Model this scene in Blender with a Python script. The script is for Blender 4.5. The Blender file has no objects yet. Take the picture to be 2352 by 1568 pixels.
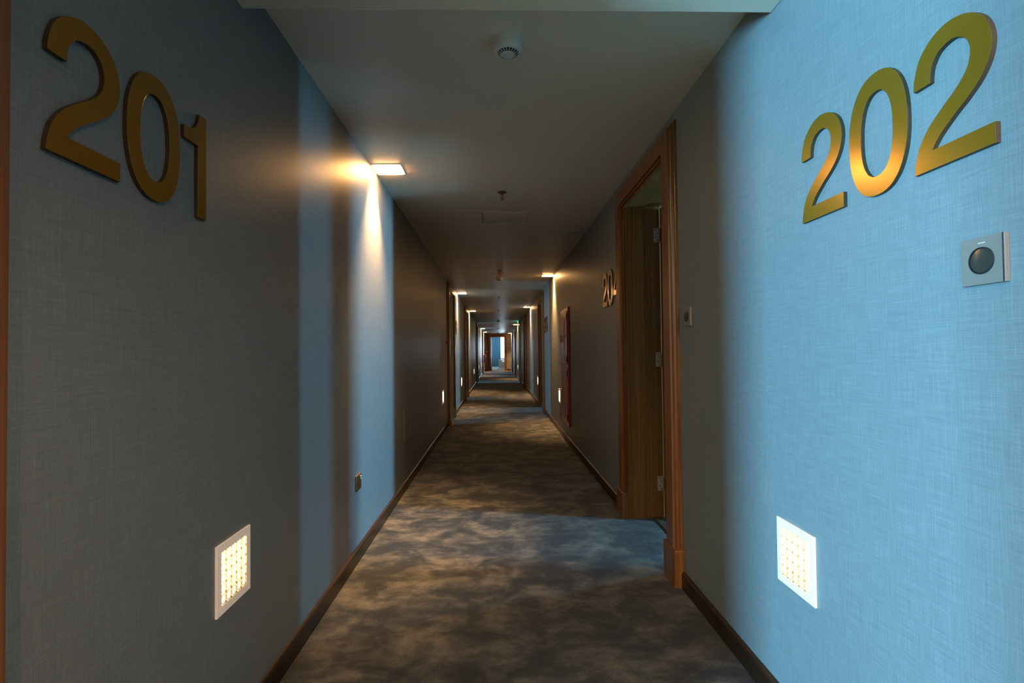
import bpy, bmesh, math, random
from mathutils import Matrix, Vector
from mathutils.geometry import tessellate_polygon
random.seed(4)
sc = bpy.context.scene
COL = sc.collection
PI = math.pi
R = math.radians

# ------------------------------------------------------------------ camera
XL, XR, HC, EYE = -0.782, 0.888, 2.3216, 1.1383
FPX, YAW, PITCH, ROLL = 1213.5, 0.0283, 0.020457, -0.010627
cy_, sy_, cp_, sp_, cr_, sr_ = (math.cos(YAW), math.sin(YAW), math.cos(PITCH), math.sin(PITCH), math.cos(ROLL), math.sin(ROLL))
fw = Vector((sy_*cp_, cy_*cp_, sp_)); r0 = Vector((cy_, -sy_, 0)); u0 = r0.cross(fw)
rt = r0*cr_ + u0*sr_; up = u0*cr_ - r0*sr_
cd = bpy.data.cameras.new('camera'); cam = bpy.data.objects.new('camera', cd); COL.objects.link(cam)
cd.sensor_width = 36.0; cd.lens = FPX/2352*36; cd.clip_start = 0.02; cd.clip_end = 200
m3 = Matrix((rt, up, -fw)).transposed()
cam.matrix_world = Matrix.Translation((0, 0, EYE)) @ m3.to_4x4()
sc.camera = cam

# ------------------------------------------------------------------ world, exposure
sc.view_settings.view_transform = 'Standard'; sc.view_settings.look = 'None'
sc.view_settings.exposure = 0.0; sc.view_settings.gamma = 1.0
sc.view_settings.use_curve_mapping = False
w = bpy.data.worlds.new('sky'); sc.world = w; w.use_nodes = True
bg = w.node_tree.nodes['Background']; bg.inputs[0].default_value = (0.62, 0.82, 1.0, 1); bg.inputs[1].default_value = 4.0
try:
    sc.cycles.max_bounces = 8; sc.cycles.diffuse_bounces = 5; sc.cycles.glossy_bounces = 3
    sc.cycles.transmission_bounces = 3; sc.cycles.caustics_reflective = False; sc.cycles.caustics_refractive = False
    sc.cycles.sample_clamp_indirect = 3.0; sc.cycles.use_denoising = True; sc.cycles.use_light_tree = True
    sc.cycles.blur_glossy = 0.5
except Exception:
    pass

DAY = (0.21, 0.655, 0.98)      # bluish daylight against the warm lamps
WARM = (1.0, 0.60, 0.26)
# rooms off the corridor: side (+1 right, -1 left), y range, x of the window wall, windows (y0, y1, radiance)
ROOMS = [
    (-1, -3.2, 1.15, -4.6, [(-2.58, -1.60, 440)], 0.5),
    (+1, 2.15, 4.65, 5.0, [(2.40, 2.62, 1500), (4.02, 4.24, 400)], 1.25),
    (-1, 6.9, 9.75, -5.0, [(7.25, 7.75, 150)], 0.9),
    (+1, 9.35, 11.6, 5.0, [(10.15, 10.75, 150)], 0.9),
    (-1, 11.7, 15.0, -5.0, [(12.1, 12.55, 150), (14.5, 14.7, 90)], 0.9),
    (+1, 17.3, 21.4, 5.0, [(17.7, 18.4, 150)], 0.9),
    (-1, 19.1, 21.6, -5.0, [(19.7, 20.6, 120)], 0.9),
    (+1, 24.2, 26.7, 5.0, [(24.9, 25.9, 150)], 0.9),
    (-1, 26.9, 29.3, -5.0, [(27.4, 28.2, 150)], 0.9),
    (+1, 28.5, 30.9, 5.0, [(29.2, 30.2, 120)], 0.9),
]
WZ1 = 2.20
def daylight(name, loc, sx, sy, rot, rad, col=DAY):
    l = bpy.data.lights.new(name, 'AREA'); l.shape = 'RECTANGLE'; l.size = sx; l.size_y = sy
    l.energy = rad*sx*sy*PI; l.color = col
    o = bpy.data.objects.new(name, l); COL.objects.link(o); o.location = loc; o.rotation_euler = rot
    return o
for s, y0, y1, xw, wins, WZ0 in ROOMS:
    for a, b, rad in wins:
        daylight('window_daylight', (xw + s*0.09, (a+b)/2, (WZ0+WZ1)/2), WZ1-WZ0, b-a, (0, s*PI/2, 0), rad)
daylight('window_daylight', (0.15, 40.30, 1.5), 2.7, 1.6, (-PI/2, 0, 0), 26, (0.72, 0.9, 1.0))

# ------------------------------------------------------------------ materials
def mat(name, col=(0.5, 0.5, 0.5), rough=0.5, metal=0.0, spec=0.5, emit=None, es=0.0):
    m = bpy.data.materials.new(name); m.use_nodes = True
    b = m.node_tree.nodes['Principled BSDF']
    b.inputs['Base Color'].default_value = (*col, 1); b.inputs['Roughness'].default_value = rough
    b.inputs['Metallic'].default_value = metal; b.inputs['Specular IOR Level'].default_value = spec
    if emit:
        b.inputs['Emission Color'].default_value = (*emit, 1); b.inputs['Emission Strength'].default_value = es
    return m
class NT:
    def __init__(s, m): s.m = m; s.t = m.node_tree; s.b = s.t.nodes['Principled BSDF']
    def n(s, typ, **kw):
        nd = s.t.nodes.new(typ)
        for k, v in kw.items():
            if k in nd.inputs: nd.inputs[k].default_value = v
            else: setattr(nd, k, v)
        return nd
    def l(s, a, b): s.t.links.new(a, b)
    def coord(s, scale=(1, 1, 1), rot=(0, 0, 0)):
        tc = s.n('ShaderNodeTexCoord'); mp = s.n('ShaderNodeMapping')
        mp.inputs['Scale'].default_value = scale; mp.inputs['Rotation'].default_value = rot
        s.l(tc.outputs['Object'], mp.inputs['Vector']); return mp.outputs[0]
    def noise(s, vec, scale, detail=3, rough=0.5, dist=0):
        nd = s.n('ShaderNodeTexNoise'); nd.inputs['Scale'].default_value = scale; nd.inputs['Detail'].default_value = detail
        nd.inputs['Roughness'].default_value = rough; nd.inputs['Distortion'].default_value = dist
        s.l(vec, nd.inputs['Vector']); return nd.outputs['Fac']
    def ramp(s, fac, stops):
        r = s.n('ShaderNodeValToRGB'); cr = r.color_ramp
        while len(cr.elements) < len(stops): cr.elements.new(0.5)
        for e, (p, c) in zip(cr.elements, stops): e.position = p; e.color = (*c, 1)
        s.l(fac, r.inputs[0]); return r.outputs[0]
    def math(s, op, a, b=None):
        nd = s.n('ShaderNodeMath'); nd.operation = op
        for i, v in enumerate((a, b)):
            if v is None: continue
            if isinstance(v, (int, float)): nd.inputs[i].default_value = v
            else: s.l(v, nd.inputs[i])
        return nd.outputs[0]
    def mix(s, fac, a, b, blend='MIX'):
        nd = s.n('ShaderNodeMix'); nd.data_type = 'RGBA'; nd.blend_type = blend
        for i, v in ((0, fac), (6, a), (7, b)):
            if isinstance(v, (int, float)): nd.inputs[i].default_value = v
            elif isinstance(v, tuple): nd.inputs[i].default_value = (*v, 1)
            else: s.l(v, nd.inputs[i])
        return nd.outputs[2]
    def bump(s, h, strength=0.3, dist=0.001):
        b = s.n('ShaderNodeBump'); b.inputs['Strength'].default_value = strength; b.inputs['Distance'].default_value = dist
        s.l(h, b.inputs['Height']); s.l(b.outputs[0], s.b.inputs['Normal'])

def wallpaper(name):
    m = mat(name, rough=0.46, spec=0.5); t = NT(m)
    v = t.noise(t.coord((1, 340, 11)), 1.0, 3, 0.6)      # upright threads
    h = t.noise(t.coord((1, 11, 340)), 1.0, 3, 0.6)      # level threads
    g = t.noise(t.coord((1, 1, 1)), 420, 2, 0.6)
    s_ = t.math('ADD', t.math('ADD', v, h), t.math('MULTIPLY', g, 0.8))
    f = t.math('MULTIPLY', s_, 0.357)
    c = t.ramp(f, [(0.28, (0.104, 0.117, 0.123)), (0.5, (0.152, 0.167, 0.173)), (0.72, (0.218, 0.236, 0.242))])
    t.l(c, t.b.inputs['Base Color']); t.bump(f, 0.55, 0.0012)
    return m
M = {}
M['wallpaper'] = wallpaper('blue_woven_wallpaper')

def carpet():
    m = mat('mottled_carpet', rough=0.85, spec=0.25); t = NT(m)
    n1 = t.noise(t.coord((1.0, 1.1, 1)), 4.2, 5, 0.6, 0.5)
    n2 = t.noise(t.coord((1.4, 2.2, 1)), 8.0, 4, 0.6, 0.4)
    f = t.math('ADD', t.math('MULTIPLY', n1, 0.72), t.math('MULTIPLY', n2, 0.28))
    c = t.ramp(f, [(0.38, (0.007, 0.0092, 0.013)), (0.46, (0.017, 0.0195, 0.0225)), (0.54, (0.056, 0.055, 0.050)), (0.64, (0.118, 0.109, 0.090))])
    # loop rows
    w1 = t.n('ShaderNodeTexVoronoi'); w1.inputs['Scale'].default_value = 150; w1.inputs['Randomness'].default_value = 0.35
    t.l(t.coord((1, 1, 1), (0, 0, 0.5)), w1.inputs['Vector'])
    d = w1.outputs['Distance']
    k = t.ramp(d, [(0.0, (1.25, 1.25, 1.25)), (0.7, (0.62, 0.62, 0.62))])
    c = t.mix(1.0, c, k, 'MULTIPLY')
    fibre = t.noise(t.coord((1, 1, 1)), 700, 2, 0.6)
    k2 = t.ramp(fibre, [(0.3, (0.75, 0.75, 0.75)), (0.7, (1.25, 1.25, 1.25))])
    c = t.mix(1.0, c, k2, 'MULTIPLY')
    t.l(c, t.b.inputs['Base Color'])
    hh = t.math('ADD', t.math('MULTIPLY', d, -1.0), t.math('MULTIPLY', fibre, 0.5)); t.bump(hh, 0.7, 0.003)
    t.b.inputs['Sheen Weight'].default_value = 0.06; t.b.inputs['Sheen Roughness'].default_value = 0.5
    return m
M['carpet'] = carpet()

def paint(name, col, rough=0.45):
    m = mat(name, col, rough, spec=0.5); t = NT(m)
    n = t.noise(t.coord(), 90, 3, 0.6); t.bump(n, 0.06, 0.001)
    b = t.noise(t.coord(), 1.3, 3, 0.5)
    c = t.ramp(b, [(0.3, tuple(x*0.95 for x in col)), (0.7, col)]); t.l(c, t.b.inputs['Base Color'])
    return m
M['ceiling'] = paint('ceiling_paint', (0.90, 0.745, 0.585), 0.42)
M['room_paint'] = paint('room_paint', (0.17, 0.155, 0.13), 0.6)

def wood(name, dark, mid, light, stretch=(34, 34, 0.9), rough=0.36, band=0.55):
    m = mat(name, mid, rough, spec=0.45); t = NT(m)
    v = t.coord(stretch)
    a = t.noise(v, 1.0, 5, 0.62, 0.6); b = t.noise(t.coord(tuple(x*6 if x > 5 else x*1.6 for x in stretch)), 1.0, 3, 0.6)
    f = t.math('ADD', t.math('MULTIPLY', a, 1-band*0.5), t.math('MULTIPLY', b, band*0.5))
    c = t.ramp(f, [(0.30, dark), (0.50, mid), (0.70, light)]); t.l(c, t.b.inputs['Base Color'])
    t.bump(b, 0.15, 0.0006)
    return m
M['casing'] = wood('walnut_casing', (0.055, 0.019, 0.005), (0.155, 0.058, 0.015), (0.26, 0.105, 0.030))
M['jamb'] = wood('striped_oak_jamb', (0.055, 0.020, 0.004), (0.20, 0.080, 0.016), (0.34, 0.145, 0.034), (70, 70, 0.7), 0.42, 0.9)
M['leaf'] = wood('dark_door_leaf', (0.05, 0.016, 0.005), (0.11, 0.036, 0.010), (0.17, 0.06, 0.018), rough=0.65)
M['skirting'] = wood('dark_skirting', (0.006, 0.003, 0.0015), (0.017, 0.007, 0.003), (0.034, 0.014, 0.006), (30, 0.9, 30), 0.34)
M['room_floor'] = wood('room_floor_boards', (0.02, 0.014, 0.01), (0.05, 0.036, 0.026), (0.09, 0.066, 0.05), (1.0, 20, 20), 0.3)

def brushed(name, col, rough, scale=(400, 6, 6)):
    m = mat(name, col, rough, 1.0); t = NT(m)
    n = t.noise(t.coord(scale), 1.0, 2, 0.5)
    r = t.n('ShaderNodeMapRange'); r.inputs['To Min'].default_value = rough*0.85; r.inputs['To Max'].default_value = rough*1.2
    t.l(n, r.inputs['Value']); t.l(r.outputs[0], t.b.inputs['Roughness'])
    return m
M['gold'] = mat('satin_gold', (0.30, 0.14, 0.012), 0.2)
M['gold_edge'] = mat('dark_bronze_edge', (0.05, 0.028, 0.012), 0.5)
NT(M['leaf']).b.inputs['Specular IOR Level'].default_value = 0.15
NT(M['gold']).b.inputs['Metallic'].default_value = 0.55
M['steel'] = brushed('brushed_steel', (0.55, 0.54, 0.52), 0.32)
M['plate'] = brushed('grey_anodised_plate', (0.22, 0.185, 0.16), 0.4); NT(M['plate']).b.inputs['Metallic'].default_value = 0.25
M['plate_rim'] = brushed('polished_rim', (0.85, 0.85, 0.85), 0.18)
M['hinge'] = mat('zinc_hinge', (0.46, 0.43, 0.37), 0.4, 0.3)
M['brass'] = brushed('aged_brass', (0.30, 0.20, 0.09), 0.4)
M['threshold'] = mat('dark_threshold', (0.05, 0.04, 0.03), 0.6, 0.2)
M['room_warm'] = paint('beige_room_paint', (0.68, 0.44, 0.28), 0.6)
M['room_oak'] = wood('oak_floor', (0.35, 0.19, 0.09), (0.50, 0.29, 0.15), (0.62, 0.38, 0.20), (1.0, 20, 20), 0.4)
M['room_white'] = paint('white_room_paint', (0.75, 0.74, 0.72), 0.6)
M['lens'] = mat('dark_lens', (0.035, 0.03, 0.025), 0.2, spec=0.6)
M['black'] = mat('black_plastic', (0.012, 0.012, 0.012), 0.45)
M['white'] = paint('white_plastic', (0.72, 0.70, 0.66), 0.4)
M['cream'] = paint('cream_plastic', (0.55, 0.52, 0.45), 0.4)
M['frame_white'] = paint('white_lamp_frame', (0.80, 0.78, 0.74), 0.4)
M['red'] = paint('red_enamel', (0.40, 0.030, 0.026), 0.28)
M['red_bright'] = paint('bright_red_enamel', (0.55, 0.02, 0.02), 0.25)
M['label_print'] = mat('printed_label', (0.55, 0.50, 0.42), 0.5)
M['label_red'] = mat('red_label_strip', (0.36, 0.07, 0.05), 0.5)
M['lattice'] = mat('bronze_lattice', (0.42, 0.30, 0.15), 0.45, 0.3)
M['night_frame'] = mat('translucent_lamp_frame', (0.78, 0.74, 0.68), 0.4, emit=(1.0, 0.66, 0.42), es=0.16)
M['lamp_glow'] = mat('lit_diffuser', (0.9, 0.85, 0.75), 0.5, emit=(1.0, 0.50, 0.165), es=135.0)
M['green_glow'] = mat('lit_green_sign', (0.05, 0.4, 0.12), 0.4, emit=(0.05, 1.0, 0.30), es=5.0)
M['yellow'] = paint('yellow_plastic', (0.55, 0.34, 0.06), 0.45)
M['curtain'] = mat('blue_curtain_cloth', (0.16, 0.30, 0.40), 0.8)
t = NT(M['curtain'])
tr = t.n('ShaderNodeBsdfTranslucent'); tr.inputs[0].default_value = (0.10, 0.22, 0.30, 1)
mx = t.n('ShaderNodeMixShader'); mx.inputs[0].default_value = 0.35
t.l(t.b.outputs[0], mx.inputs[1]); t.l(tr.outputs[0], mx.inputs[2])
t.l(mx.outputs[0], t.t.nodes['Material Output'].inputs[0])
M['glass'] = mat('window_glass', (1, 1, 1), 0.05)
t = NT(M['glass'])
tp = t.n('ShaderNodeBsdfTransparent'); gl = t.n('ShaderNodeBsdfGlossy'); gl.inputs['Roughness'].default_value = 0.02
mx = t.n('ShaderNodeMixShader'); mx.inputs[0].default_value = 0.05
t.l(tp.outputs[0], mx.inputs[1]); t.l(gl.outputs[0], mx.inputs[2]); t.l(mx.outputs[0], t.t.nodes['Material Output'].inputs[0])
# night-lamp panel: the bulb sits high behind it, so it glows strongest there
M['night_glow'] = mat('night_lamp_panel', (0.9, 0.8, 0.6), 0.5, emit=(1.0, 0.74, 0.40), es=5.0)
t = NT(M['night_glow'])
tc = t.n('ShaderNodeTexCoord'); sx = t.n('ShaderNodeSeparateXYZ'); t.l(tc.outputs['Object'], sx.inputs[0])
mr = t.n('ShaderNodeMapRange'); mr.inputs['From Min'].default_value = -0.085; mr.inputs['From Max'].default_value = 0.0
mr.inputs['To Min'].default_value = 1.8; mr.inputs['To Max'].default_value = 12.0
t.l(sx.outputs['Z'], mr.inputs['Value']); t.l(mr.outputs[0], t.b.inputs['Emission Strength'])

# ------------------------------------------------------------------ mesh helpers
class MB:
    def __init__(s): s.v = []; s.f = []; s.smooth = False
    def add(s, vs, fs):
        o = len(s.v); s.v += [tuple(p) for p in vs]; s.f += [tuple(i+o for i in f) for f in fs]; return s
    def box(s, a, b):
        x0, x1 = sorted((a[0], b[0])); y0, y1 = sorted((a[1], b[1])); z0, z1 = sorted((a[2], b[2]))
        return s.add([(x0,y0,z0),(x1,y0,z0),(x1,y1,z0),(x0,y1,z0),(x0,y0,z1),(x1,y0,z1),(x1,y1,z1),(x0,y1,z1)],
                     [(0,3,2,1),(4,5,6,7),(0,1,5,4),(1,2,6,5),(2,3,7,6),(3,0,4,7)])
    def sweep(s, rings, cap=True):
        n = len(rings[0]); vs = [p for r in rings for p in r]; fs = []
        for i in range(len(rings)-1):
            for j in range(n):
                k = (j+1) % n; fs.append((i*n+j, i*n+k, (i+1)*n+k, (i+1)*n+j))
        if cap:
            fs.append(tuple(range(n-1, -1, -1))); fs.append(tuple((len(rings)-1)*n+j for j in range(n)))
        return s.add(vs, fs)
    def lathe(s, prof, seg=32, axis='z', origin=(0, 0, 0)):
        rings = []
        for r, h in prof:
            ring = []
            for k in range(seg):
                a = 2*PI*k/seg; c, d = r*math.cos(a), r*math.sin(a)
                p = (c, d, h) if axis == 'z' else ((c, -h, d) if axis == 'y' else (h, c, d))
                ring.append(tuple(p[i]+origin[i] for i in range(3)))
            rings.append(ring)
        return s.sweep(rings)
    def tube(s, pts, r, seg=10):
        rings = []; P = [Vector(p) for p in pts]
        for i, p in enumerate(P):
            d = (P[min(i+1, len(P)-1)] - P[max(i-1, 0)]).normalized()
            a = d.orthogonal().normalized() if i == 0 else (rings_a - d*rings_a.dot(d)).normalized()
            rings_a = a; b = d.cross(a)
            rings.append([tuple(p + (a*math.cos(2*PI*k/seg) + b*math.sin(2*PI*k/seg))*r) for k in range(seg)])
        return s.sweep(rings)
    def plate(s, loops, y0, y1):
        """flat shape in the x-z plane (first loop outer, others holes) given depth from y0 (front) to y1"""
        flat = [p for lp in loops for p in lp]; n = len(flat)
        tris = tessellate_polygon([[Vector((p[0], p[1], 0)) for p in lp] for lp in loops])
        vs = [(x, y0, z) for x, z in flat] + [(x, y1, z) for x, z in flat]; fs = []
        for a, b, c in tris:
            ar = (flat[b][0]-flat[a][0])*(flat[c][1]-flat[a][1]) - (flat[c][0]-flat[a][0])*(flat[b][1]-flat[a][1])
            if ar < 0: b, c = c, b
            fs.append((a, b, c)); fs.append((a+n, c+n, b+n))
        o = 0
        for lp in loops:
            m_ = len(lp)
            for i in range(m_):
                j = (i+1) % m_; fs.append((o+i, o+i+n, o+j+n, o+j))
            o += m_
        return s.add(vs, fs)
    def build(s, name, m, parent=None, smooth=False, bevel=0.0):
        me = bpy.data.meshes.new(name); me.from_pydata(s.v, [], s.f); me.update()
        bm = bmesh.new(); bm.from_mesh(me); bmesh.ops.recalc_face_normals(bm, faces=bm.faces); bm.to_mesh(me); bm.free()
        me.materials.append(M[m])
        if smooth:
            for p in me.polygons: p.use_smooth = True
            me.set_sharp_from_angle(angle=R(40))
        o = bpy.data.objects.new(name, me); COL.objects.link(o)
        if parent is not None: o.parent = parent
        if bevel:
            bv = o.modifiers.new('edge', 'BEVEL'); bv.width = bevel; bv.segments = 2; bv.limit_method = 'ANGLE'; bv.angle_limit = R(40)
        return o
def tag(o, label, cat, group=None):
    o['label'] = label; o['category'] = cat
    if group: o['group'] = group
    return o
def thing(name, loc, rz=0, label=None, cat=None, group=None):
    o = bpy.data.objects.new(name, None); COL.objects.link(o); o.empty_display_size = 0.1
    o.location = loc; o.rotation_euler = (0, 0, rz)
    if label: tag(o, label, cat, group)
    return o
def struct(o): o['kind'] = 'structure'; return o
# a thing on a wall is built facing its own -y, x to the right as one faces it
def wall_at(side, y, z): return ((XR if side > 0 else XL, y, z), -PI/2 if side > 0 else PI/2)
def dup(root, loc, rz, label=None, group=None):
    r = root.copy(); COL.objects.link(r); r.location = loc; r.rotation_euler = (0, 0, rz)
    if label: r['label'] = label
    if group: r['group'] = group
    for ch in list(root.children):
        c = ch.copy(); COL.objects.link(c); c.parent = r
        for g in list(ch.children):
            d = g.copy(); COL.objects.link(d); d.parent = c
    return r

# ------------------------------------------------------------------ the corridor shell
YB, YE, WT = -3.4, 33.4, 0.25
DA, DH, CW = 0.45, 2.12, 0.15          # half opening, opening height, casing width
ROUGH = DA + 0.03
# doors: side, centre y, open?, hinge towards far (+1) or near (-1)
HALF = {}                            # centre y: half width, for a door of another width
DOORS = [(-1, 0.251, True), (+1, 3.145, True), (-1, 8.885, True), (+1, 10.465, True), (-1, 13.21, True), (+1, 16.465, False),
         (+1, 20.365, True), (-1, 20.30, True), (+1, 25.40, True), (-1, 28.10, True), (+1, 29.70, True), (-1, 32.0, False)]
def wall(side):
    b = MB(); x0 = XR if side > 0 else XL; x1 = x0 + side*WT; y = YB
    for s, yc, op in sorted(d for d in DOORS if d[0] == side):
        ro = HALF.get(yc, DA)+0.03
        b.box((x0, y, 0), (x1, yc-ro, HC)); b.box((x0, yc-ro, DH+0.03), (x1, yc+ro, HC)); y = yc+ro
    b.box((x0, y, 0), (x1, YE, HC))
    return struct(b.build('wall_right' if side > 0 else 'wall_left', 'wallpaper'))
wall(1); wall(-1)
EA0, EA1, EH = -0.43, 0.455, 2.11
b = MB(); b.box((XL-WT, YE, 0), (EA0-0.03, YE+WT, HC)); b.box((EA1+0.03, YE, 0), (XR+WT, YE+WT, HC)); b.box((EA0-0.03, YE, EH+0.03), (EA1+0.03, YE+WT, HC))
struct(b.build('wall_end', 'wallpaper'))
struct(MB().box((XL-WT, YB-0.2, 0), (XR+WT, YB, HC)).build('wall_back', 'wallpaper'))
b = MB(); b.box((XL, YB, -0.1), (XR, YE, 0))
for s, yc, op in DOORS:
    x0 = XR if s > 0 else XL
    b.box((x0, yc-HALF.get(yc, DA)-0.03, -0.1), (x0+s*0.17, yc+HALF.get(yc, DA)+0.03, 0))
b.box((EA0-0.03, YE, -0.1), (EA1+0.03, YE+0.17, 0))
struct(b.build('floor', 'carpet'))
struct(MB().box((XL-WT, YB, HC), (XR+WT, YE+WT, HC+0.12)).build('ceiling', 'ceiling'))
struct(MB().box((XL, 0.95, 2.215), (XR, 1.645, HC)).build('trim_1', 'ceiling', bevel=0.003))      # dropped beam
# skirting boards between the doors
def skirting(side):
    root = struct(thing('baseboard_right' if side > 0 else 'baseboard_left', (0, 0, 0)))
    x0 = XR if side > 0 else XL; y = YB
    edges = []
    for s, yc, op in sorted(d for d in DOORS if d[0] == side):
        hf = HALF.get(yc, DA); edges.append((y, yc-hf-0.165)); y = yc+hf+0.165
    edges.append((y, YE))
    for a, c in edges:
        prof = [(0, 0), (0.015, 0), (0.015, 0.066), (0.013, 0.073), (0.008, 0.077), (0, 0.078)]
        b = MB(); b.sweep([[(x0 - side*p, yy, q) for p, q in prof] for yy in (a, c)])
        b.build('skirting_board', 'skirting', root)
skirting(1); skirting(-1)
root = struct(thing('baseboard_end', (0, 0, 0)))
for a, c in ((XL+0.015, EA0-0.165), (EA1+0.165, XR-0.015)):
    MB().box((a, YE-0.015, 0), (c, YE, 0.077)).build('skirting_board', 'skirting', root)

# ------------------------------------------------------------------ doors
PROF = [(0, 0), (0, 0.012), (0.012, 0.014), (0.012, 0.026), (0.024, 0.028), (0.026, 0.040), (0.122, 0.040), (0.124, 0.030), (0.136, 0.026), (0.138, 0.014), (0.15, 0.010), (0.15, 0)]
nd = [0]
def hinge(parent, x, y, z, s):
    """butt hinge on the lining: plate, knuckle, second plate, screws"""
    h = MB().box((x, y, z), (x - s*0.003, y+0.040, z+0.098)).build('hinge', 'hinge', parent)
    k = MB(); k.lathe([(0.007, 0), (0.007, 0.098)], 12, 'z', (x - s*0.006, y+0.052, z)); k.build('knuckle', 'hinge', h, True)
    MB().box((x, y+0.062, z), (x - s*0.003, y+0.092, z+0.098)).build('leaf_plate', 'brass', h)
    for i, zz in enumerate((0.012, 0.036, 0.062, 0.086)):
        q = MB(); q.lathe([(0.0035, 0), (0.0035, 0.004)], 8, 'x', (x - s*0.003 - (0.004 if s > 0 else 0), y+(0.012 if i % 2 else 0.026), z+zz)); q.build('screw', 'black', h)
def door(loc, rz, opened, far, half=DA, head=DH, depth=WT, leaf=True, swing=86):
    nd[0] += 1
    r = struct(thing('door_%d' % nd[0], loc, rz))
    for s in (-1, 1):
        c = MB(); c.sweep([[(s*(half+d), -h, 0.17) for d, h in PROF], [(s*(half+d), -h, head+d) for d, h in PROF]]); c.build('side_casing', 'casing', r)
        p = MB(); x0, x1 = half-0.004, half+CW+0.014
        p.sweep([[(s*x0, 0, zz), (s*x1, 0, zz), (s*(x1-i), -0.048+i, zz), (s*(x0+i), -0.048+i, zz)] for zz, i in ((0, 0), (0.172, 0), (0.178, 0.003))])
        p.build('plinth_block', 'casing', r)
        j = MB(); j.box((s*half, 0, 0), (s*(half+0.03), 0.125, head+0.03)); j.box((s*(half+0.014), 0.125, 0), (s*(half+0.03), depth, head+0.03)); j.build('jamb_lining', 'jamb', r)
    c = MB(); c.sweep([[(-(half+d), -h, head+d) for d, h in PROF], [((half+d), -h, head+d) for d, h in PROF]]); c.build('head_casing', 'casing', r)
    j = MB(); j.box((-half, 0, head), (half, 0.125, head+0.03)); j.box((-half-0.014, 0.125, head+0.014), (half+0.014, depth, head+0.03)); j.build('head_lining', 'jamb', r)
    MB().box((-half, 0.165, 0), (half, 0.215, 0.008)).build('threshold', 'threshold', r, bevel=0.002)
    if leaf:
        s = far
        if opened:
            lw = 2*half+0.004                    # leaf turns about the hinge knuckles
            lf = MB().box((0, 0, 0.008), (-s*0.044, lw, head-0.006)).build('door_leaf', 'leaf', r, bevel=0.002)
            lf.location = (s*(half+0.012), depth-0.002, 0); lf.rotation_euler = (0, 0, s*R(90-swing))
            for z in (0.182, 1.03, 1.888): hinge(r, s*(half+0.014), 0.202, z, s)
            hx = -s*0.044; hy = lw-0.07
            q = MB(); q.lathe([(0.024, 0), (0.024, 0.008)], 20, 'x', (hx - (0.008 if s > 0 else 0), hy, 1.03)); q.tube([(hx, hy, 1.03), (hx-s*0.045, hy, 1.03), (hx-s*0.05, hy-0.02, 1.03), (hx-s*0.05, hy-0.12, 1.03)], 0.008); q.build('handle', 'steel', lf, True)
        else:
            lf = MB().box((-half-0.01, 0.130, 0.010), (half+0.01, 0.172, head+0.01)).build('door_leaf', 'leaf', r, bevel=0.002)
            hx = -s*(half-0.07)
            q = MB(); q.lathe([(0.024, 0), (0.024, 0.008)], 20, 'y', (hx, 0.130, 1.03)); q.tube([(hx, 0.130, 1.03), (hx, 0.09, 1.03), (hx+s*0.02, 0.083, 1.03), (hx+s*0.12, 0.083, 1.03)], 0.008); q.build('handle', 'steel', lf, True)
    return r
for s, yc, op in DOORS:
    loc, rz = wall_at(s, yc, 0)
    door(loc, rz, op, -1 if s > 0 else 1, HALF.get(yc, DA), swing=72 if yc == 3.145 else 86)
door(((EA0+EA1)/2, YE, 0), 0, True, -1, (EA1-EA0)/2, EH)

# ------------------------------------------------------------------ the rooms behind the doors
nw = [0]
def window(loc, rz, wd, z0, z1, bars=1):
    nw[0] += 1
    r = struct(thing('window_%d' % nw[0], loc, rz)); f = MB(); t_ = 0.025
    for x in (-wd/2, wd/2-t_): f.box((x, -0.02, z0), (x+t_, 0.04, z1))
    for z in (z0, z1-t_): f.box((-wd/2+t_, -0.02, z), (wd/2-t_, 0.04, z+t_))
    f.build('window_frame', 'white', r)
    xs = [-wd/2+t_ + (wd-2*t_)*i/bars for i in range(bars+1)]
    for i in range(bars):
        MB().box((xs[i], 0.006, z0+t_), (xs[i+1], 0.010, z1-t_)).build('window_pane', 'glass', r)
        if i: MB().box((xs[i]-0.015, -0.015, z0+t_), (xs[i]+0.015, 0.035, z1-t_)).build('mullion', 'white', r)
    return r
for i, (s, y0, y1, xw, wins, WZ0) in enumerate(ROOMS):
    xa = (XR if s > 0 else XL) + s*WT; T = 0.06; n = i+1
    b = MB()
    b.box((xa, y0-T, 0), (xw, y0, HC)); b.box((xa, y1, 0), (xw, y1+T, HC))
    b.box((xw, y0-T, 0), (xw+s*T, y1+T, WZ0)); b.box((xw, y0-T, WZ1), (xw+s*T, y1+T, HC))
    y = y0-T
    for a, c, rad in wins: b.box((xw, y, WZ0), (xw+s*T, a, WZ1)); y = c
    b.box((xw, y, WZ0), (xw+s*T, y1+T, WZ1))
    if n == 2: b.box((xa, y0, 0), (3.0, 2.66, HC))      # unseen block added beside the entrance to cut off the daylight band
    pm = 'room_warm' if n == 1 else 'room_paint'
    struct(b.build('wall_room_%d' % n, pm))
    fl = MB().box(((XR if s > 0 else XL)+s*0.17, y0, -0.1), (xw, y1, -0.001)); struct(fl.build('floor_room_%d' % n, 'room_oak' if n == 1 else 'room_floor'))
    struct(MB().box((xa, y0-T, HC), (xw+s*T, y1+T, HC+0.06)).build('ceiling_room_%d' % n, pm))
    for a, c, rad in wins: window((xw, (a+c)/2, 0), -PI/2 if s > 0 else PI/2, c-a, WZ0, WZ1)
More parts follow.
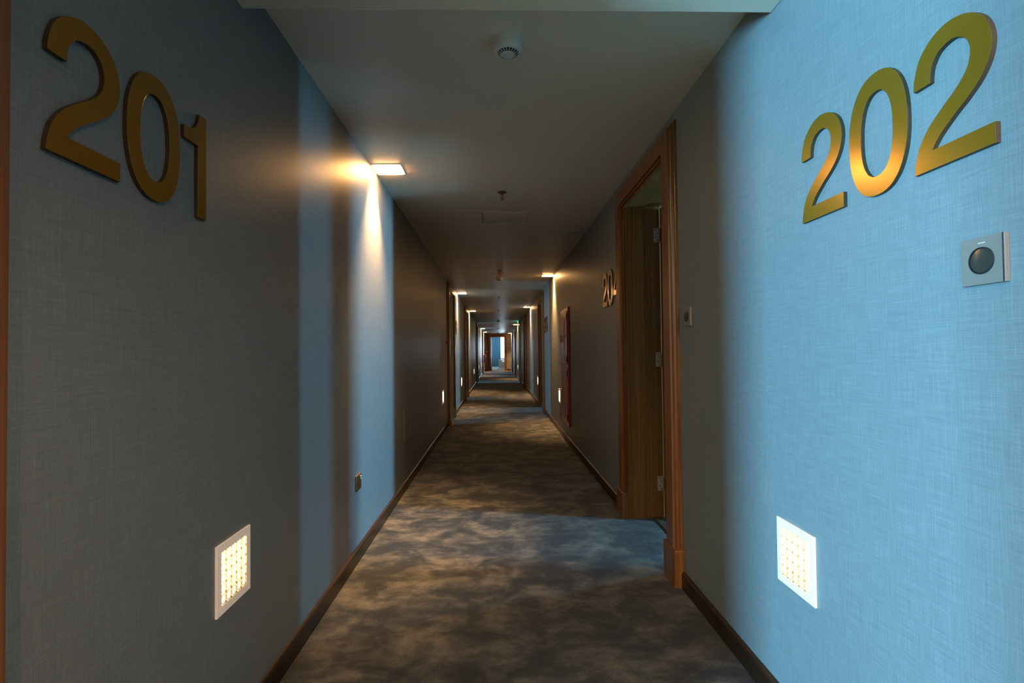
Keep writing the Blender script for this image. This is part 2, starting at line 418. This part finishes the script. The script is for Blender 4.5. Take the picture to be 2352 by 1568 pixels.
# the room at the far end
EX0, EX1, EY0, EY1 = -1.7, 2.1, YE+WT, 40.2
b = MB(); T = 0.06
b.box((EX0-T, EY0, 0), (EX0, EY1, 2.6)); b.box((EX1, EY0, 0), (EX1+T, EY1, 2.6))
b.box((EX0-T, EY1, 0), (EX1+T, EY1+T, 0.7)); b.box((EX0-T, EY1, 2.3), (EX1+T, EY1+T, 2.6)); b.box((EX0-T, EY1, 0.7), (-1.2, EY1+T, 2.3)); b.box((1.5, EY1, 0.7), (EX1+T, EY1+T, 2.3))
b.box((EX0, EY0-T, 0), (XL-WT, EY0, 2.6)); b.box((XR+WT, EY0-T, 0), (EX1, EY0, 2.6)); b.box((XL-WT, EY0-T, HC+0.12), (XR+WT, EY0, 2.6))
struct(b.build('wall_room_11', 'room_white'))
struct(MB().box((EX0, YE+0.17, -0.1), (EX1, EY1, -0.001)).build('floor_room_11', 'carpet'))
struct(MB().box((EX0-T, EY0-T, 2.6), (EX1+T, EY1+T, 2.66)).build('ceiling_room_11', 'room_white'))
window((0.15, EY1, 0), 0, 2.7, 0.7, 2.3, 3)
def curtain(x0, x1, z0, z1, y, label, folds):
    r = thing('curtain', ((x0+x1)/2, y, z0), 0, label, 'curtain')
    wd = x1-x0; n = folds*12; front = []; 
    for i in range(n+1):
        u = i/n; a = u*folds*2*PI
        front.append((-wd/2+wd*u, 0.055*math.sin(a)+0.014*math.sin(2.3*a+1)))
    b = MB(); rings = []
    for z, k, sh in ((0, 1.0, 0.0), (0.6, 1.0, 0), (1.4, 0.9, 0), (z1-z0, 0.75, 0)):
        rings.append([(x, yy*k-0.003, z) for x, yy in front] + [(x, yy*k+0.003, z) for x, yy in reversed(front)])
    b.sweep(rings); b.build('cloth', 'curtain', r, True)
    h = MB(); h.box((-wd/2, -0.02, z1-z0-0.07), (wd/2, 0.02, z1-z0)); h.build('heading_tape', 'curtain', r)
    return r
curtain(-0.52, 0.27, 0.06, 2.42, 39.75, 'long blue pleated curtain hanging before the bright window of the end room', 6)
tag(MB().tube([(-1.5, 39.75, 2.44), (1.8, 39.75, 2.44)], 0.014).build('curtain_rail', 'white', None, True), 'white rail carrying the blue curtain in the end room', 'curtain rail')
def cabinet(loc, wd, dp, ht, label):
    r = thing('bedside_cabinet', loc, 0, label, 'cabinet', 'white cabinets in the end room')
    MB().box((-wd/2, 0, 0.05), (wd/2, dp, ht-0.02)).build('body', 'white', r, bevel=0.004)
    MB().box((-wd/2-0.01, -0.012, ht-0.02), (wd/2+0.01, dp, ht)).build('top', 'white', r, bevel=0.004)
    for x in (-wd/2+0.03, wd/2-0.03):
        for y in (0.03, dp-0.03): MB().lathe([(0.014, 0), (0.018, 0.05)], 10, 'z', (x, y, 0)).build('leg', 'white', r)
    for z0, z1 in ((0.07, ht/2-0.005), (ht/2+0.005, ht-0.04)):
        d = MB().box((-wd/2+0.012, -0.014, z0), (wd/2-0.012, 0, z1)).build('drawer', 'white', r, bevel=0.002)
        MB().lathe([(0.009, 0), (0.012, 0.02)], 12, 'y', (0, -0.014, (z0+z1)/2)).build('knob', 'steel', d)
    return r
cabinet((0.225, 36.6, 0), 0.25, 0.36, 0.62, 'taller white bedside cabinet standing before the end room curtain')
cabinet((0.43, 36.75, 0), 0.14, 0.30, 0.50, 'lower narrow white cabinet beside the taller white one')

# ------------------------------------------------------------------ room numbers
def smooth_outline(pts, n=6):
    """pts: (x, z, corner?) closed; Catmull-Rom between corners"""
    out = []; N = len(pts)
    for i in range(N):
        p1, p2 = pts[i], pts[(i+1) % N]
        p0 = pts[i-1] if not p1[2] else (2*p1[0]-p2[0], 2*p1[1]-p2[1], 0)
        p3 = pts[(i+2) % N] if not p2[2] else (2*p2[0]-p1[0], 2*p2[1]-p1[1], 0)
        if p1[2] and p2[2]: out.append((p1[0], p1[1])); continue
        for k in range(n):
            t_ = k/n; t2, t3 = t_*t_, t_*t_*t_
            out.append(tuple(0.5*(2*p1[a] + (p2[a]-p0[a])*t_ + (2*p0[a]-5*p1[a]+4*p2[a]-p3[a])*t2 + (3*p1[a]-p0[a]-3*p2[a]+p3[a])*t3) for a in (0, 1)))
    return out
def ellipse(cx, cz, rx, rz, e=2.3, n=48):
    o = []
    for k in range(n):
        a = 2*PI*k/n; c, s = math.cos(a), math.sin(a)
        o.append((cx+rx*math.copysign(abs(c)**(2/e), c), cz+rz*math.copysign(abs(s)**(2/e), s)))
    return o
c_, s0 = 1, 0
TWO = [(0, .175, 1), (.003, .2, 0), (.018, .237, 0), (.05, .263, 0), (.089, .272, 0), (.130, .262, 0), (.162, .235, 0), (.176, .197, 0), (.172, .162, 0), (.155, .132, 0), (.128, .108, 0), (.095, .086, 0), (.066, .064, 0), (.052, .05, 0), (.044, .038, 1),
       (.178, .038, 1), (.178, 0, 1), (-.002, 0, 1), (.002, .025, 0), (.013, .056, 0), (.036, .086, 0), (.07, .113, 0), (.105, .138, 0), (.126, .162, 0), (.133, .19, 0), (.126, .215, 0), (.108, .230, 0), (.088, .233, 0), (.063, .226, 0), (.048, .208, 0), (.043, .19, 0), (.042, .175, 1)]
ONE = [(0, .186, 1), (0, .218, 1), (.03, .222, 0), (.05, .232, 0), (.062, .25, 0), (.068, .272, 1), (.1, .272, 1), (.1, 0, 1), (.06, 0, 1), (.06, .186, 1)]
THREE = [(0, .082, 1), (.004, .055, 0), (.025, .018, 0), (.06, .0, 0), (.098, -.004, 0), (.142, .008, 0), (.172, .042, 0), (.178, .08, 0), (.168, .115, 0), (.140, .142, 0), (.162, .165, 0), (.170, .197, 0), (.160, .235, 0), (.130, .262, 0), (.09, .272, 0), (.045, .262, 0), (.016, .235, 0), (.006, .2, 1),
         (.046, .2, 1), (.052, .22, 0), (.07, .233, 0), (.09, .236, 0), (.112, .230, 0), (.127, .213, 0), (.127, .186, 0), (.112, .166, 0), (.09, .159, 0), (.07, .159, 1), (.07, .124, 1), (.095, .124, 0), (.120, .113, 0), (.134, .085, 0), (.126, .054, 0), (.105, .036, 0), (.085, .033, 0), (.060, .042, 0), (.046, .062, 0), (.042, .082, 1)]
SIX = [(.168, .208, 1), (.158, .238, 0), (.128, .264, 0), (.09, .272, 0), (.046, .258, 0), (.015, .214, 0), (.002, .15, 0), (.002, .1, 0), (.012, .048, 0), (.04, .012, 0), (.09, -.004, 0), (.135, .008, 0), (.166, .042, 0), (.176, .085, 0), (.166, .128, 0), (.135, .160, 0), (.095, .168, 0), (.06, .156, 0), (.044, .138, 1), (.048, .175, 0), (.060, .212, 0), (.085, .234, 0), (.108, .232, 0), (.124, .220, 0), (.13, .208, 1)]
DIGITS = {
    '2': [smooth_outline(TWO)], '1': [smooth_outline(ONE)], '3': [smooth_outline(THREE)],
    '0': [ellipse(.093, .136, .093, .142), list(reversed(ellipse(.093, .136, .051, .098)))],
    '4': [[(.112, 0), (.152, 0), (.152, .06), (.185, .06), (.185, .096), (.152, .096), (.152, .272), (.112, .272), (0, .098), (0, .06), (.112, .06)], [(.112, .096), (.042, .096), (.112, .205)]],
    '6': [smooth_outline(SIX), list(reversed(ellipse(.089, .082, .047, .050, 2.1, 28)))],
}
def digit(ch, side, ystart, label, group, z=1.497):
    """ystart: world y of the digit's left edge as one faces the wall"""
    loc, rz = wall_at(side, ystart, z)
    o = MB().plate(DIGITS[ch], -0.010, 0.0).build('number_digit', 'gold', None, False, 0.0012)
    o.location = loc; o.rotation_euler = (0, 0, rz)
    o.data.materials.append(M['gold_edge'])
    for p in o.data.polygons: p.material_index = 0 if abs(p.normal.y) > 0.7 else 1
    return tag(o, label, 'room number', group)
g = 'gold digits of room number 201'
digit('2', -1, 0.925, 'large gold metal digit 2, first of the number 201', g)
digit('0', -1, 1.122, 'large gold metal digit 0 in the middle of the number 201', g)
digit('1', -1, 1.325, 'large gold metal digit 1, last of the number 201', g)
g = 'gold digits of room number 202'
digit('2', 1, 1.480, 'gold metal digit 2, first of the number 202', g)
digit('0', 1, 1.277, 'shiny gold metal digit 0 in the middle of the number 202', g)
digit('2', 1, 1.073, 'gold metal digit 2, last of the number 202 above the grey sensor plate', g)
g = 'gold digits of room number 204'
digit('2', 1, 4.345, 'shaded gold digit 2, first of the number 204 beyond the open door', g)
digit('0', 1, 4.150, 'shaded gold digit 0 in the number 204 beyond the open door', g)
digit('4', 1, 3.945, 'gold digit 4 of the number 204, half behind the door casing', g)
g = 'gold digits of room number 206'
digit('2', 1, 9.78, 'gold digit 2, first of the number 206 past the hose cabinet', g)
digit('0', 1, 9.58, 'gold digit 0 of the number 206 past the hose cabinet', g)
digit('6', 1, 9.38, 'gold digit 6, last of the number 206 past the hose cabinet', g)
g = 'gold digits of room number 203'
digit('2', -1, 9.62, 'gold digit 2, first of the number 203 beyond the 201-side door', g)
digit('0', -1, 9.82, 'gold digit 0 of the number 203 beyond the 201-side door', g)
digit('3', -1, 10.02, 'gold digit 3, last of the number 203 beyond the 201-side door', g)

# ------------------------------------------------------------------ recessed wall-washers in the ceiling
def downlight(side, y, label, power=800, cone=84, blend=1.0, tint=(1.0, 0.55, 0.22)):
    x = XL+0.096 if side < 0 else XR-0.096
    r = thing('ceiling_downlight', (x, y, HC), 0 if side < 0 else PI, label, 'ceiling light', 'square downlights along the ceiling edges')
    f = MB(); o, i_ = 0.095, 0.078
    for a, c in (((-o, -o), (o, -i_)), ((-o, i_), (o, o)), ((-o, -i_), (-i_, i_)), ((i_, -i_), (o, i_))):
        f.box((a[0], a[1], -0.004), (c[0], c[1], 0))
    f.build('frame', 'frame_white', r)
    MB().box((-i_, -i_, -0.009), (i_, i_, 0)).build('diffuser', 'lamp_glow', r)
    l = bpy.data.lights.new('downlight_lamp', 'SPOT'); l.energy = power; l.color = tint; l.spot_size = R(cone); l.spot_blend = blend; l.shadow_soft_size = 0.03
    lo = bpy.data.objects.new('downlight_lamp', l); COL.objects.link(lo); lo.parent = r
    lo.location = (-0.045, 0, -0.018); lo.rotation_euler = (0, R(10), 0)
    return r
DL = [(1, -0.7, 'added unseen downlight over the floor before the number 202'), (-1, -1.3, 'added unseen downlight beside the wide open door'), (1, -2.0, 'added unseen downlight halfway to the closed corridor end'), (-1, -2.9, 'added unseen downlight at the closed corridor end'),  # these lamps behind the camera are added, unseen, to fill the near walls
      (-1, 3.39, 'square lit downlight hugging the wall past the number 201'), (1, 8.12, 'lit downlight above the wall past the red hose cabinet'),
      (-1, 10.48, 'lit downlight above the number 203'), (1, 13.84, 'lit downlight past the door after the number 206'),
      (-1, 15.0, 'lit downlight past the second 201-side door from the number 201'), (1, 22.5, 'lit downlight past the green exit sign'),
      (-1, 26.1, 'lit downlight before the last pair of 201-side doors'), (-1, 30.6, 'lit downlight over the red fire extinguisher'),
      (1, 32.6, 'lit downlight against the end wall')]
for s, y, lb in DL:
    if y < 0: downlight(s, y, lb, 150, 170, 0.35, (1.0, 0.76, 0.54))
    else: downlight(s, y, lb)

# ------------------------------------------------------------------ low night lamps in the walls
def night_lamp(side, y, label, fine):
    loc, rz = wall_at(side, y, 0.512)
    r = thing('night_lamp', loc, rz, label, 'night light', 'square night lamps set low in the walls')
    f = MB(); o, i_ = 0.0985, 0.0745
    for a, c in (((-o, -o), (o, -i_)), ((-o, i_), (o, o)), ((-o, -i_), (-i_, i_)), ((i_, -i_), (o, i_))):
        f.box((a[0], -0.007, a[1]), (c[0], 0, c[1]))
    f.build('frame', 'night_frame', r, bevel=0.0015)
    MB().box((-i_, -0.002, -i_), (i_, 0, i_)).build('glow_panel', 'night_glow', r)
    if fine:
        b = MB(); n = 5; st = 2*i_/n; rr = st*0.46; tk = 0.0007
        def clip(q): return (max(-i_, min(i_, q[0])), max(-i_, min(i_, q[1])))
        def ring(cx, cz, ra):
            k = 18; vs = [(cx+ra*math.cos(2*PI*q/k), cz+ra*math.sin(2*PI*q/k)) for q in range(k)]
            vi = [(cx+(p[0]-cx)*(1-2*tk/ra), cz+(p[1]-cz)*(1-2*tk/ra)) for p in vs]
            b.plate([vs, list(reversed(vi))], -0.0055, -0.0025)
        def bar(p, q, tw):
            p, q = clip(p), clip(q); dx, dz = q[0]-p[0], q[1]-p[1]; ln = math.hypot(dx, dz)
            if ln < 0.003: return
            nx, nz = -dz/ln*tw, dx/ln*tw
            b.plate([[(p[0]-nx, p[1]-nz), (q[0]-nx, q[1]-nz), (q[0]+nx, q[1]+nz), (p[0]+nx, p[1]+nz)]], -0.0052, -0.0028)
        for ix in range(n):
            for iz in range(n):
                ring(-i_+st*(ix+0.5), -i_+st*(iz+0.5), rr)
        for ix in range(n+1):                       # small stars where four rings meet
            for iz in range(n+1):
                px, pz = -i_+st*ix, -i_+st*iz
                for a in range(4):
                    d = a*PI/4; e = st*(0.16 if a % 2 else 0.22)
                    bar((px-math.cos(d)*e, pz-math.sin(d)*e), (px+math.cos(d)*e, pz+math.sin(d)*e), 0.0005)
        b.build('lattice', 'lattice', r)
    return r
for s, y, lb in [(-1, 1.585, 'glowing lattice night lamp low on the shaded wall below the number 201'), (1, 1.566, 'glowing lattice night lamp low on the bright blue wall below the number 202'),
                 (-1, 7.58, 'lit night lamp low on the wall just before the first 201-side casing'), (1, 7.53, 'lit night lamp low on the wall beside the red hose cabinet'),
                 (-1, 11.53, 'lit night lamp low on the wall after the number 203'), (1, 11.53, 'lit night lamp low beside the far casing of the door after 206'),
                 (-1, 17.68, 'lit night lamp before the third 201-side door from the number 201'), (1, 17.5, 'lit night lamp just past the closed 202-side door'),
                 (-1, 22.5, 'lit night lamp past the third 201-side door from the number 201'), (1, 22.58, 'lit night lamp past the door with the exit sign'),
                 (-1, 26.6, 'lit night lamp before the fourth 201-side door from the number 201'), (1, 31.0, 'lit night lamp low on the wall near the end wall')]:
    night_lamp(s, y, lb, y < 3)

# ------------------------------------------------------------------ small wall fittings
def sensor(side, y, label, z=1.295):
    loc, rz = wall_at(side, y, z)
    r = thing('sensor_plate', loc, rz, label, 'wall sensor', 'square wall sensors beside the doors')
    MB().box((-0.043, -0.010, -0.043), (0.043, 0, 0.043)).build('plate', 'plate', r, bevel=0.001)
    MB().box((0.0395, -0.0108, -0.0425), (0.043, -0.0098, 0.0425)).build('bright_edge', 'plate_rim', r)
    q = MB(); q.lathe([(0.0245, 0.0095), (0.0245, 0.013), (0.0225, 0.0135), (0.0222, 0.011)], 36, 'y'); q.build('bezel', 'black', r, True)
    q = MB(); q.lathe([(0.0215, 0.010), (0.0215, 0.0120), (0.012, 0.0135), (0.001, 0.014)], 32, 'y'); q.build('lens', 'lens', r, True)
    MB().box((-0.007, -0.0104, 0.0315), (0.007, -0.0098, 0.0330)).build('printed_mark', 'label_print', r)
    return r
sensor(1, 0.928, 'grey square sensor plate with dark round lens under the number 202')
sensor(1, 2.42, 'shaded square sensor plate beside the open wooden door')
sensor(-1, 8.10, 'square sensor plate just before the first 201-side casing')
sensor(-1, 12.42, 'square sensor plate before the second 201-side casing')
def socket(side, y, z, label, wd=0.098):
    loc, rz = wall_at(side, y, z)
    r = thing('power_socket', loc, rz, label, 'socket')
    MB().box((-wd/2, -0.009, -0.043), (wd/2, 0, 0.043)).build('plate', 'brass', r, bevel=0.002)
    for x, zz, a, c in ((0, 0.010, 0.004, 0.009), (-0.012, -0.012, 0.0035, 0.006), (0.012, -0.012, 0.0035, 0.006)):
        MB().box((x-a, -0.0096, zz-c), (x+a, -0.0085, zz+c)).build('pin_slot', 'black', r)
    MB().box((0.022, -0.013, 0.012), (0.036, -0.009, 0.032)).build('switch', 'cream', r, bevel=0.001)
    return r
socket(-1, 2.97, 0.427, 'metal power socket low on the wall before the first lit downlight')
socket(1, 13.1, 0.43, 'dark power socket low on the lit wall past the door after 206')
# flush hatch in the left wall
loc, rz = wall_at(-1, 4.59, 0.537)
r = thing('wall_hatch', loc, rz, 'flush wallpapered access hatch with a thin metal outline low on wall', 'access hatch')
MB().box((-0.138, -0.002, -0.123), (0.138, 0, 0.123)).build('panel', 'wallpaper', r)
for a, c in (((-0.143, -0.128), (0.143, -0.123)), ((-0.143, 0.123), (0.143, 0.128)), ((-0.143, -0.123), (-0.138, 0.123)), ((0.138, -0.123), (0.143, 0.123))):
    MB().box((a[0], -0.004, a[1]), (c[0], 0, c[1])).build('edge_strip', 'brass', r)
# light switch on the end wall
r = thing('light_switch', (-0.655, YE, 1.19), 0, 'small light switch plate on the end wall by the door', 'switch')
MB().box((-0.043, -0.009, -0.043), (0.043, 0, 0.043)).build('plate', 'cream', r, bevel=0.002)
MB().box((-0.014, -0.013, -0.02), (0.014, -0.009, 0.02)).build('rocker', 'white', r, bevel=0.002)

# ------------------------------------------------------------------ ceiling fittings
def smoke(y, label):
    r = thing('smoke_detector', (0.052, y, HC), 0, label, 'smoke detector', 'smoke detectors along the ceiling')
    q = MB(); q.lathe([(0.060, 0), (0.060, -0.004), (0.055, -0.006), (0.055, -0.020), (0.052, -0.022)], 40); q.build('base', 'white', r, True)
    q = MB(); q.lathe([(0.052, -0.021), (0.055, -0.024), (0.054, -0.038), (0.047, -0.046), (0.040, -0.048), (0.030, -0.047)], 40); q.build('body', 'white', r, True)
    q = MB(); q.lathe([(0.039, -0.047), (0.0385, -0.0495), (0.020, -0.0545), (0.019, -0.050)], 40); q.build('chamber', 'black', r, True)
    q = MB(); q.lathe([(0.024, -0.048), (0.024, -0.055), (0.022, -0.0575), (0.002, -0.058)], 32); q.build('cap', 'white', r, True)
    for k in range(20):
        a = 2*PI*(k+0.5)/20; c, s = math.cos(a), math.sin(a); b = MB()
        wv = 0.0014
        ring = lambda rad, z: [(c*rad - s*t_, s*rad + c*t_, z+dz) for t_, dz in ((-wv, 0), (wv, 0), (wv, -0.003), (-wv, -0.003))]
        b.sweep([ring(0.041, -0.046), ring(0.022, -0.0535)]); b.build('rib', 'white', r)
    return r
for y, lb in [(1.982, 'white round smoke detector on the ceiling just past the beam'), (8.32, 'round smoke detector on the ceiling level with the second downlight'),
              (19.6, 'round smoke detector on the ceiling before the exit sign'), (25.8, 'round smoke detector on the ceiling well past the exit sign'), (31.4, 'round smoke detector nearest the end wall')]:
    smoke(y, lb)
def sprinkler(y, label):
    r = thing('sprinkler', (0.048, y, HC), 0, label, 'sprinkler', 'fire sprinklers along the ceiling')
    q = MB(); q.lathe([(0.034, 0), (0.034, -0.003), (0.024, -0.008), (0.016, -0.007), (0.010, -0.004)], 32); q.build('escutcheon', 'brass', r, True)
    q = MB(); q.lathe([(0.009, 0), (0.009, -0.018), (0.006, -0.020)], 16); q.build('nozzle', 'brass', r, True)
    for s in (-1, 1):
        MB().tube([(s*0.008, 0, -0.015), (s*0.013, 0, -0.024), (s*0.012, 0, -0.038), (s*0.003, 0, -0.050)], 0.0022, 8).build('frame_arm', 'brass', r, True)
    MB().tube([(0, 0, -0.018), (0, 0, -0.050)], 0.0028, 8).build('glass_bulb', 'red_bright', r, True)
    q = MB(); q.lathe([(0.003, -0.049), (0.014, -0.053), (0.014, -0.055), (0.002, -0.055)], 20); q.build('deflector', 'brass', r, True)
    return r
for y, lb in [(3.88, 'brass fire sprinkler on the ceiling before the access panel'), (7.59, 'fire sprinkler on the ceiling just before a round smoke detector'),
              (11.28, 'fire sprinkler on the ceiling past the number 203'), (14.77, 'fire sprinkler on the ceiling before the closed 202-side door'), (21.7, 'fire sprinkler on the ceiling just past the exit sign')]:
    sprinkler(y, lb)
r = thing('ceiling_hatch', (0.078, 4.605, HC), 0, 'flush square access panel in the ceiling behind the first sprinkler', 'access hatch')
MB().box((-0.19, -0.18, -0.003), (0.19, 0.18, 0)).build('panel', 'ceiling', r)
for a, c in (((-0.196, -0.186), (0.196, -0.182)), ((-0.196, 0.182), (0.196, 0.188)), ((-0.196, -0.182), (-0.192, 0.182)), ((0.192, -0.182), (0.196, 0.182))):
    MB().box((a[0], a[1], -0.009), (c[0], c[1], 0)).build('edge_strip', 'white' if a[1] > 0.1 else ('black' if a[0] < -0.19 and c[0] < 0 else 'cream'), r)  # bright far edge and dark left edge: highlight and shade put into strip colours
r = thing('ceiling_vent', (0.795, 5.19, HC), 0, 'small slatted vent grille in the ceiling above the right wall', 'vent')
f = MB()
for a, c in (((-0.088, -0.08), (0.088, -0.066)), ((-0.088, 0.066), (0.088, 0.08)), ((-0.088, -0.066), (-0.074, 0.066)), ((0.074, -0.066), (0.088, 0.066))):
    f.box((a[0], a[1], -0.008), (c[0], c[1], 0))
f.build('frame', 'cream', r)
MB().box((-0.074, -0.066, -0.001), (0.074, 0.066, 0)).build('backing', 'black', r)
for k in range(8):
    y = -0.058+k*0.0166
    b = MB(); b.sweep([[(x, y, -0.002), (x, y+0.002, -0.002), (x, y+0.010, -0.008), (x, y+0.008, -0.008)] for x in (-0.074, 0.074)]); b.build('slat', 'cream', r)
# ------------------------------------------------------------------ fire hose cabinet
loc, rz = wall_at(1, 6.79, 0.22)
r = thing('fire_hose_cabinet', loc, rz, 'tall dark red enamelled fire hose cabinet with two doors in the wall', 'fire cabinet')
f = MB(); W_, H_ = 0.355, 1.47; ft = 0.045
for a, c in (((-W_, 0), (W_, ft)), ((-W_, H_-ft), (W_, H_)), ((-W_, ft), (-W_+ft, H_-ft)), ((W_-ft, ft), (W_, H_-ft)), ((-W_+ft, 0.715), (W_-ft, 0.760))):
    f.box((a[0], -0.022, a[1]), (c[0], 0, c[1]))
f.build('frame', 'red', r, bevel=0.002)
for z0, z1 in ((ft+0.004, 0.711), (0.764, H_-ft-0.004)):
    d = MB().box((-W_+ft+0.004, -0.030, z0), (W_-ft-0.004, 0, z1)).build('door', 'red', r, bevel=0.004)
    for z in (z0+0.03, z1-0.10): MB().box((W_-ft-0.018, -0.036, z), (W_-ft+0.004, -0.028, z+0.07)).build('hinge', 'black', d)
    MB().box((-W_+ft+0.03, -0.042, (z0+z1)/2-0.05), (-W_+ft+0.05, -0.030, (z0+z1)/2+0.05)).build('handle', 'steel', d, bevel=0.003)
    if z0 > 0.5:
        MB().box((0.02, -0.0312, 0.93), (0.12, -0.030, 1.33)).build('notice_strip', 'label_red', d)
        MB().box((0.02, -0.0312, 0.87), (0.12, -0.030, 0.92)).build('notice', 'label_print', d)
    MB().box((0.02, -0.0312, z0+(0.10 if z0 < 0.5 else 0.02)+0.30*(z0 < 0.5)), (0.10, -0.030, z0+(0.10 if z0 < 0.5 else 0.02)+0.07+0.30*(z0 < 0.5))).build('notice', 'label_print', d)
# ------------------------------------------------------------------ exit sign, extinguisher, doorstop
loc, rz = wall_at(1, 20.0, 2.225)
r = thing('exit_sign', loc, rz, 'dark box sign with lit green face above a 202-side door', 'exit sign')
MB().box((-0.19, -0.088, 0), (0.19, 0, 0.09)).build('housing', 'black', r, bevel=0.003)
MB().box((-0.18, -0.091, 0.008), (0.18, -0.088, 0.082)).build('lit_face', 'green_glow', r)
loc, rz = wall_at(-1, 30.35, 0.56)
r = thing('fire_extinguisher', loc, rz, 'red fire extinguisher hung on the wall near the end wall', 'fire extinguisher')
q = MB(); q.lathe([(0.060, 0), (0.068, 0.01), (0.068, 0.40), (0.060, 0.44), (0.035, 0.475), (0.022, 0.485), (0.022, 0.50)], 32, 'z', (0, -0.08, 0)); q.build('cylinder', 'red_bright', r, True)
q = MB(); q.lathe([(0.020, 0.49), (0.024, 0.51), (0.024, 0.545), (0.012, 0.55)], 20, 'z', (0, -0.08, 0)); q.box((-0.010, -0.16, 0.545), (0.010, -0.05, 0.556)); q.box((-0.010, -0.165, 0.575), (0.010, -0.05, 0.585)); q.build('valve', 'black', r)
MB().tube([(0, -0.10, 0.525), (0.03, -0.14, 0.53), (0.06, -0.165, 0.47), (0.055, -0.165, 0.25), (0.05, -0.16, 0.14)], 0.009, 10).build('hose', 'black', r, True)
MB().box((-0.03, -0.012, 0.30), (0.03, 0, 0.42)).build('bracket', 'steel', r)
r = thing('doorstop', (XL+0.075, 8.19, 0), 0, 'small rounded yellow doorstop on the carpet against a door plinth', 'doorstop')
q = MB(); q.lathe([(0.010, 0.0), (0.020, 0.012), (0.024, 0.05), (0.020, 0.09), (0.010, 0.115), (0.002, 0.12)], 20); q.build('body', 'yellow', r, True)
q = MB(); q.lathe([(0.026, 0), (0.026, 0.006), (0.020, 0.008)], 20); q.build('foot', 'black', r, True)
